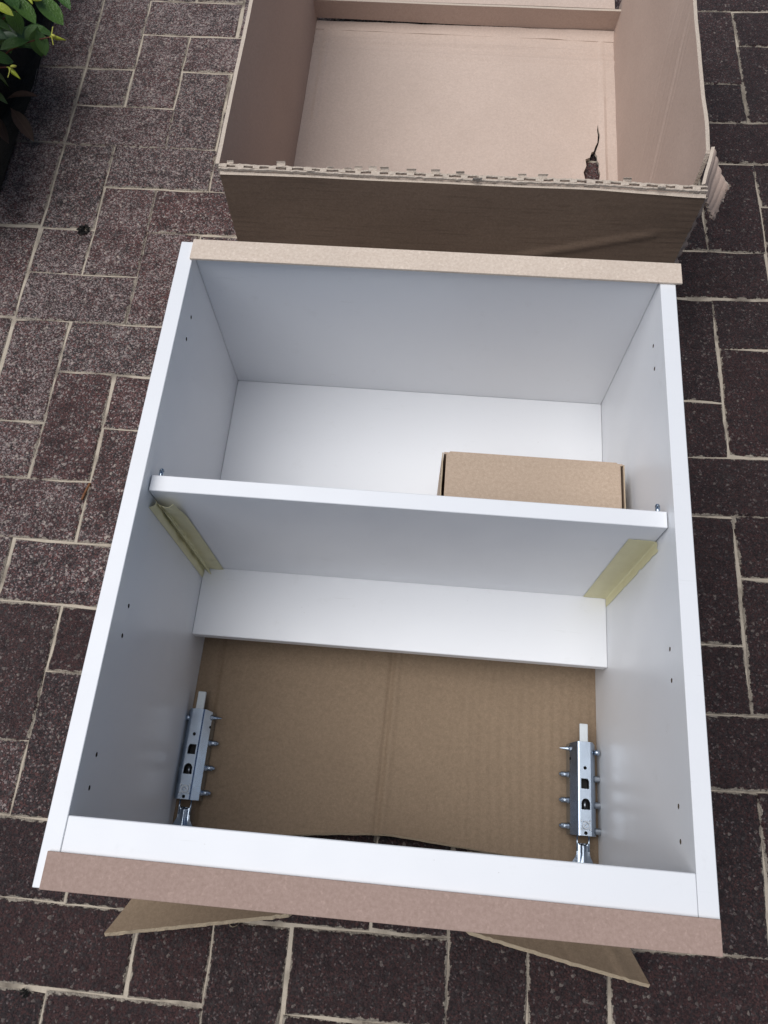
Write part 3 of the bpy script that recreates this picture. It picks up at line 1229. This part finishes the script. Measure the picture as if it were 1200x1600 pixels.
P_('flap', rearflap_fn, 30, 16, TH, [M_card_box, M_card_edge])


def inner_fn(u, v):          # narrow crushed lip between floor and far wall
    x = 0.0225 + (0.6450 - 0.0225) * u
    y = 1.606 + 0.026 * v
    z = 0.0105 + (0.0005 + 0.0045 * u) * v + 0.0016 * nz(x * 22, v * 3) + 0.0025 * (1 - v) * max(0, nz(x * 9, 8.0))
    return Vector((x, y, z))


P_('crushed_lip', inner_fn, 90, 4, 0.0030, [M_card_box, M_card_edge])

# ------------------------------------------------------------------ shrub in the bed
shrub = empty('shrub', (-0.80, 1.45, 0.0))
PINV[shrub.name] = Matrix.Translation((0.80, -1.45, 0))
tag(shrub, 'low leafy shrub with green leaves and yellow buds overhanging the pavers', 'shrub')


def leaf_mesh(name, mat, wf=1.0, bend=0.12):
    """unit-length blade along +X, width 0.4, folded along the midrib and bending down"""
    prof = [0.0, 0.30, 0.72, 0.96, 1.0, 0.90, 0.62, 0.0]
    n = len(prof) - 1
    V, F = [], []
    for k, w in enumerate(prof):
        t = k / n
        z = -bend * t * t
        hw = 0.5 * w * wf
        V += [(t, -hw, z + 0.10 * w * wf), (t, 0, z), (t, hw, z + 0.10 * w * wf)]
    for k in range(n):
        a = 3 * k
        F += [(a, a + 3, a + 4, a + 1), (a + 1, a + 4, a + 5, a + 2)]
    m = mesh_from(name, V, F, [mat], smooth=True)
    return m


LM = [leaf_mesh('leaf', M_leaf, 1.0, b) for b in (0.05, 0.14, 0.24)]
LD = leaf_mesh('leaf_bronze', M_leaf_dry, 1.0, 0.2)
LY = leaf_mesh('leaf_young', M_leaf_young, 1.0, 0.1)


def put_leaf(me, a, b, w, roll, up=0.0):
    a = Vector(a)
    b = Vector(b)
    d = b - a
    ln = d.length
    xax = d.normalized()
    zax = Vector((0, 0, 1)) - xax * xax.z
    if zax.length < 1e-3:
        zax = Vector((0, 1, 0))
    zax.normalize()
    yax = zax.cross(xax)
    R = Matrix((xax, yax, zax)).transposed().to_4x4() @ Matrix.Rotation(roll, 4, 'X')
    o = bpy.data.objects.new('leaf', me)
    o.parent = shrub
    o.matrix_parent_inverse = PINV[shrub.name]
    o.matrix_basis = Matrix.Translation(a) @ R @ Matrix.Diagonal((ln, w, ln, 1))
    C.objects.link(o)
    return o


RL = random.Random(8)
LEAVES = [
    ((-0.4278, 1.3852, 0.2), (-0.3894, 1.3697, 0.17), 0.027, 0), ((-0.4546, 1.3542, 0.22), (-0.4184, 1.3356, 0.2), 0.024, 0),
    ((-0.4727, 1.3521, 0.2), (-0.4512, 1.3333, 0.18), 0.022, 0), ((-0.4588, 1.3319, 0.16), (-0.489, 1.3, 0.17), 0.017, 0),
    ((-0.447, 1.3700, 0.15), (-0.4529, 1.347, 0.12), 0.022, 0), ((-0.4288, 1.3400, 0.17), (-0.4169, 1.3180, 0.15), 0.016, 0),
    ((-0.4692, 1.3686, 0.14), (-0.448, 1.3975, 0.15), 0.022, 0), ((-0.4769, 1.3282, 0.23), (-0.4472, 1.3216, 0.22), 0.013, 2),
    ((-0.5073, 1.2891, 0.16), (-0.4797, 1.3089, 0.14), 0.02, 0), ((-0.5403, 1.3166, 0.05), (-0.4824, 1.3307, 0.06), 0.016, 1),
    ((-0.5256, 1.2954, 0.05), (-0.4781, 1.2443, 0.03), 0.022, 1), ((-0.5449, 1.2738, 0.05), (-0.5258, 1.2294, 0.03), 0.016, 1),
    ((-0.4206, 1.4431, 0.18), (-0.3905, 1.4229, 0.17), 0.016, 0), ((-0.4795, 1.4079, 0.13), (-0.4449, 1.4254, 0.11), 0.02, 0),
    ((-0.5192, 1.4098, 0.12), (-0.4811, 1.4219, 0.1), 0.022, 0), ((-0.5131, 1.379, 0.17), (-0.5015, 1.343, 0.13), 0.022, 0),
    ((-0.5078, 1.3338, 0.2), (-0.4777, 1.3465, 0.17), 0.022, 0), ((-0.4693, 1.3574, 0.24), (-0.4412, 1.3385, 0.22), 0.022, 0),
    ((-0.4459, 1.3815, 0.22), (-0.4147, 1.3781, 0.21), 0.022, 0), ((-0.5013, 1.3678, 0.12), (-0.4576, 1.3727, 0.13), 0.018, 0),
    ((-0.5372, 1.3067, 0.12), (-0.5118, 1.3238, 0.08), 0.022, 0), ((-0.552, 1.2808, 0.1), (-0.5238, 1.2965, 0.06), 0.022, 0)]
for a, b, w, kind in LEAVES:
    a, b = Vector(a), Vector(b)
    k = 1.0 if kind == 1 else 1.3
    put_leaf(RL.choice(LM) if kind == 0 else (LD if kind == 1 else LY), a + (a - b) * (k - 1), b, w * (k + .15), RL.uniform(-.35, .35))

# stems rise from the bed and carry the rest of the foliage
tips = []
for k in range(15):
    bx = RL.uniform(-1.05, -0.66)
    by = RL.uniform(1.02, 1.95)
    tx = bx + RL.uniform(-0.05, 0.17)
    ty = by + RL.uniform(-0.10, 0.10)
    tz = RL.uniform(0.16, 0.30)
    # keep the arching tips clear of the paving at the front
    tx = min(tx, -0.56 - 0.25 * max(0, tz - 0.2))
    bm = bmesh.new()
    prev = Vector((bx, by, -0.02))
    for q in range(1, 6):
        t = q / 5
        cur = Vector((bx + (tx - bx) * t * t, by + (ty - by) * t, -0.02 + (tz + .02) * (1 - (1 - t) ** 1.6)))
        add_cyl(bm, prev, cur, 0.0030 * (1.1 - t * .7), 0.0030 * (1.1 - (t + .2) * .7), 6, False)
        prev = cur
        if q >= 2:
            tips.append((cur.copy(), t))
    part('stem', bm, M_stem, shrub)
# two stems reach over the edging course
for (p0, p1) in (((-0.62, 1.40, 0.06), (-0.44, 1.36, 0.205)), ((-0.64, 1.31, 0.05), (-0.462, 1.252, 0.172)), ((-0.60, 1.36, 0.05), (-0.405, 1.332, 0.172))):
    bm = bmesh.new()
    pr = Vector(p0)
    for q in range(1, 7):
        t = q / 6
        cur = Vector(p0).lerp(Vector(p1), t)
        cur.z += 0.02 * math.sin(t * math.pi)
        add_cyl(bm, pr, cur, 0.0015, 0.0012, 6, False)
        pr = cur
    part('stem', bm, M_stem, shrub)
n_leaf = len(LEAVES)
for k in range(40):          # more shoots leaning over the edge of the bed
    tips.append((Vector((RL.uniform(-0.66, -0.44), RL.uniform(1.0, 1.9), RL.uniform(0.08, 0.24))), 1.0))


def clear_of_path(p):
    """the shrub's face: foliage stays behind a plane leaning out over the edging, bulging a little at its far end"""
    bulge = 0.042 if p.y > 1.53 - 1.25 * p.z else 0.0
    return p.x < -0.214 - 0.28 * p.y + 0.484 * p.z + bulge


tries = 0
while n_leaf < 296 and tries < 20000:
    tries += 1
    p, t = RL.choice(tips)
    ang = RL.uniform(0, 2 * math.pi)
    ln = RL.uniform(0.045, 0.085)
    a = p + Vector((RL.uniform(-.03, .03), RL.uniform(-.03, .03), RL.uniform(-.04, .03)))
    b = a + Vector((math.cos(ang), math.sin(ang), RL.uniform(-.5, .35))) * ln
    if b.z < 0.0 or a.z < 0.0:
        continue
    bad = False
    for q in (a, b, (a + b) / 2 + Vector((.015, 0, 0))):
        if not clear_of_path(q):
            bad = True
    if bad:
        continue
    put_leaf(RL.choice(LM) if RL.random() < .93 else LD, a, b, ln * RL.uniform(.36, .48), RL.uniform(-.6, .6))
    n_leaf += 1

# the rest of the foliage, too dense to count
proto = LM[1]
fv, ff = [], []
base_v = [v.co.copy() for v in proto.vertices]
base_f = [tuple(p.vertices) for p in proto.polygons]
tries = 0
made = 0
while made < 1500 and tries < 40000:
    tries += 1
    p, t = RL.choice(tips)
    a = p + Vector((RL.gauss(0, .05), RL.gauss(0, .05), RL.gauss(0, .035)))
    ang = RL.uniform(0, 2 * math.pi)
    ln = RL.uniform(0.045, 0.085)
    b = a + Vector((math.cos(ang), math.sin(ang), RL.uniform(-.5, .35))) * ln
    if min(a.z, b.z) < 0.01:
        continue
    bad = False
    for q in (a, b, (a + b) / 2 + Vector((.015, 0, 0))):
        if not clear_of_path(q):
            bad = True
    if bad:
        continue
    xax = (b - a).normalized()
    zax = (Vector((0, 0, 1)) - xax * xax.z).normalized()
    yax = zax.cross(xax)
    R = Matrix((xax, yax, zax)).transposed() @ Matrix.Rotation(RL.uniform(-.6, .6), 3, 'X')
    k = len(fv)
    wd = ln * RL.uniform(.36, .48)
    for co in base_v:
        fv.append(a + R @ Vector((co.x * ln, co.y * wd, co.z * ln)))
    ff += [tuple(i + k for i in f) for f in base_f]
    made += 1
fo2 = obj('foliage', mesh_from('foliage', fv, ff, [M_leaf_mass], smooth=True))
keep(fo2, shrub)
fo2['kind'] = 'stuff'

BUDS = [((-0.4033, 1.33, 0.175), (-0.3819, 1.3419, 0.16), 0.0085, 0), ((-0.4573, 1.2487, 0.175), (-0.4396, 1.2388, 0.16), 0.0090, 0), ((-0.4291, 1.3617, 0.225), (-0.4197, 1.3481, 0.22), 0.0075, 0),
        ((-0.4202, 1.3539, 0.225), (-0.4054, 1.3589, 0.22), 0.006, 0), ((-0.3985, 1.3284, 0.18), (-0.3914, 1.3291, 0.175), 0.006, 1), ((-0.4503, 1.2443, 0.18), (-0.4434, 1.2527, 0.175), 0.006, 1)]
for a, b, w, kind in BUDS:
    a = Vector(a)
    b = Vector(b)
    d = b - a
    bm = bmesh.new()
    q = d.to_track_quat('Z', 'Y').to_matrix().to_4x4()
    rings = [(0.0, 0.25), (0.18, 0.85), (0.42, 1.0), (0.7, 0.62), (0.9, 0.25), (1.0, 0.03)] if kind == 0 else [(0, .3), (.25, .9), (.55, 1), (.85, .7), (1, .2)]
    pv = None
    for t, r in rings:
        vs = [bm.verts.new(a + q.to_3x3() @ Vector((math.cos(k * math.pi / 4) * r * w / 2, math.sin(k * math.pi / 4) * r * w / 2 * .8, t * d.length))) for k in range(8)]
        if pv:
            for k in range(8):
                bm.faces.new((pv[k], pv[(k + 1) % 8], vs[(k + 1) % 8], vs[k]))
        pv = vs
    bm.faces.new(pv)
    part('bud', bm, M_leaf_young if kind == 0 else M_bud, shrub, True)
for p0, p1 in (((-0.405, 1.332, 0.172), (-0.399, 1.329, 0.178)), ((-0.462, 1.252, 0.172), (-0.450, 1.245, 0.178)), ((-0.399, 1.329, 0.178), (-0.397, 1.318, 0.168)), ((-0.399, 1.329, 0.178), (-0.396, 1.341, 0.186)), ((-0.452, 1.246, 0.176), (-0.457, 1.232, 0.168))):
    bm = bmesh.new()
    add_cyl(bm, p0, p1, 0.0011, 0.0008, 6)
    part('bud_stalk', bm, M_bud, shrub)


# ------------------------------------------------------------------ small litter on the paving
def clump(name, c, r, seed, mat, label, cat):
    rr = random.Random(seed)
    bm = bmesh.new()
    for k in range(60):
        a = rr.uniform(0, 2 * math.pi)
        d = r * math.sqrt(rr.random())
        h = 0.5 * r * (1 - (d / r) ** 2) * rr.uniform(.4, 1)
        p = Vector((c[0] + d * math.cos(a), c[1] + d * math.sin(a), 0.0008))
        q = p + Vector((rr.uniform(-1, 1) * r * .35, rr.uniform(-1, 1) * r * .35, h + .001))
        add_cyl(bm, p, q, r * .16, r * .05, 5)
    o = bm_obj(name, bm, mat)
    return tag(o, label, cat)


clump('moss_clump', (-0.3436, 1.0524), 0.011, 2, M_moss, 'black round tuft of moss on a paver near the shrub', 'moss')
clump('moss_clump', (-0.1339, -0.1539), 0.0055, 4, M_moss, 'dark moss speck in the joint at the bottom left corner', 'moss')
bm = bmesh.new()
pr = Vector((-0.2120, 0.5450, 0.0015))
for q in [(-0.2135, 0.5370, 0.0026), (-0.2160, 0.5270, 0.0024), (-0.2185, 0.5160, 0.0016)]:
    q = Vector(q)
    add_cyl(bm, pr, q, 0.0021, 0.0018, 8)
    pr = q
tag(bm_obj('dry_stalk', bm, M_twig, None, True), 'rusty brown dry stalk lying in the joint left of the cabinet', 'stalk')
bm = bmesh.new()
pr = None
for k in range(9):
    t = k / 8
    q = Vector((0.100 + 0.022 * t, -0.042 - 0.016 * t + 0.004 * math.sin(t * 7), 0.004 + 0.005 * math.sin(t * 3.1)))
    if pr is not None:
        add_cyl(bm, pr, q, 0.0004, 0.0004, 5)
    pr = q
tag(bm_obj('loose_fibre', bm, M_fibre), 'thin straw coloured fibre beside the left cardboard flap', 'fibre')
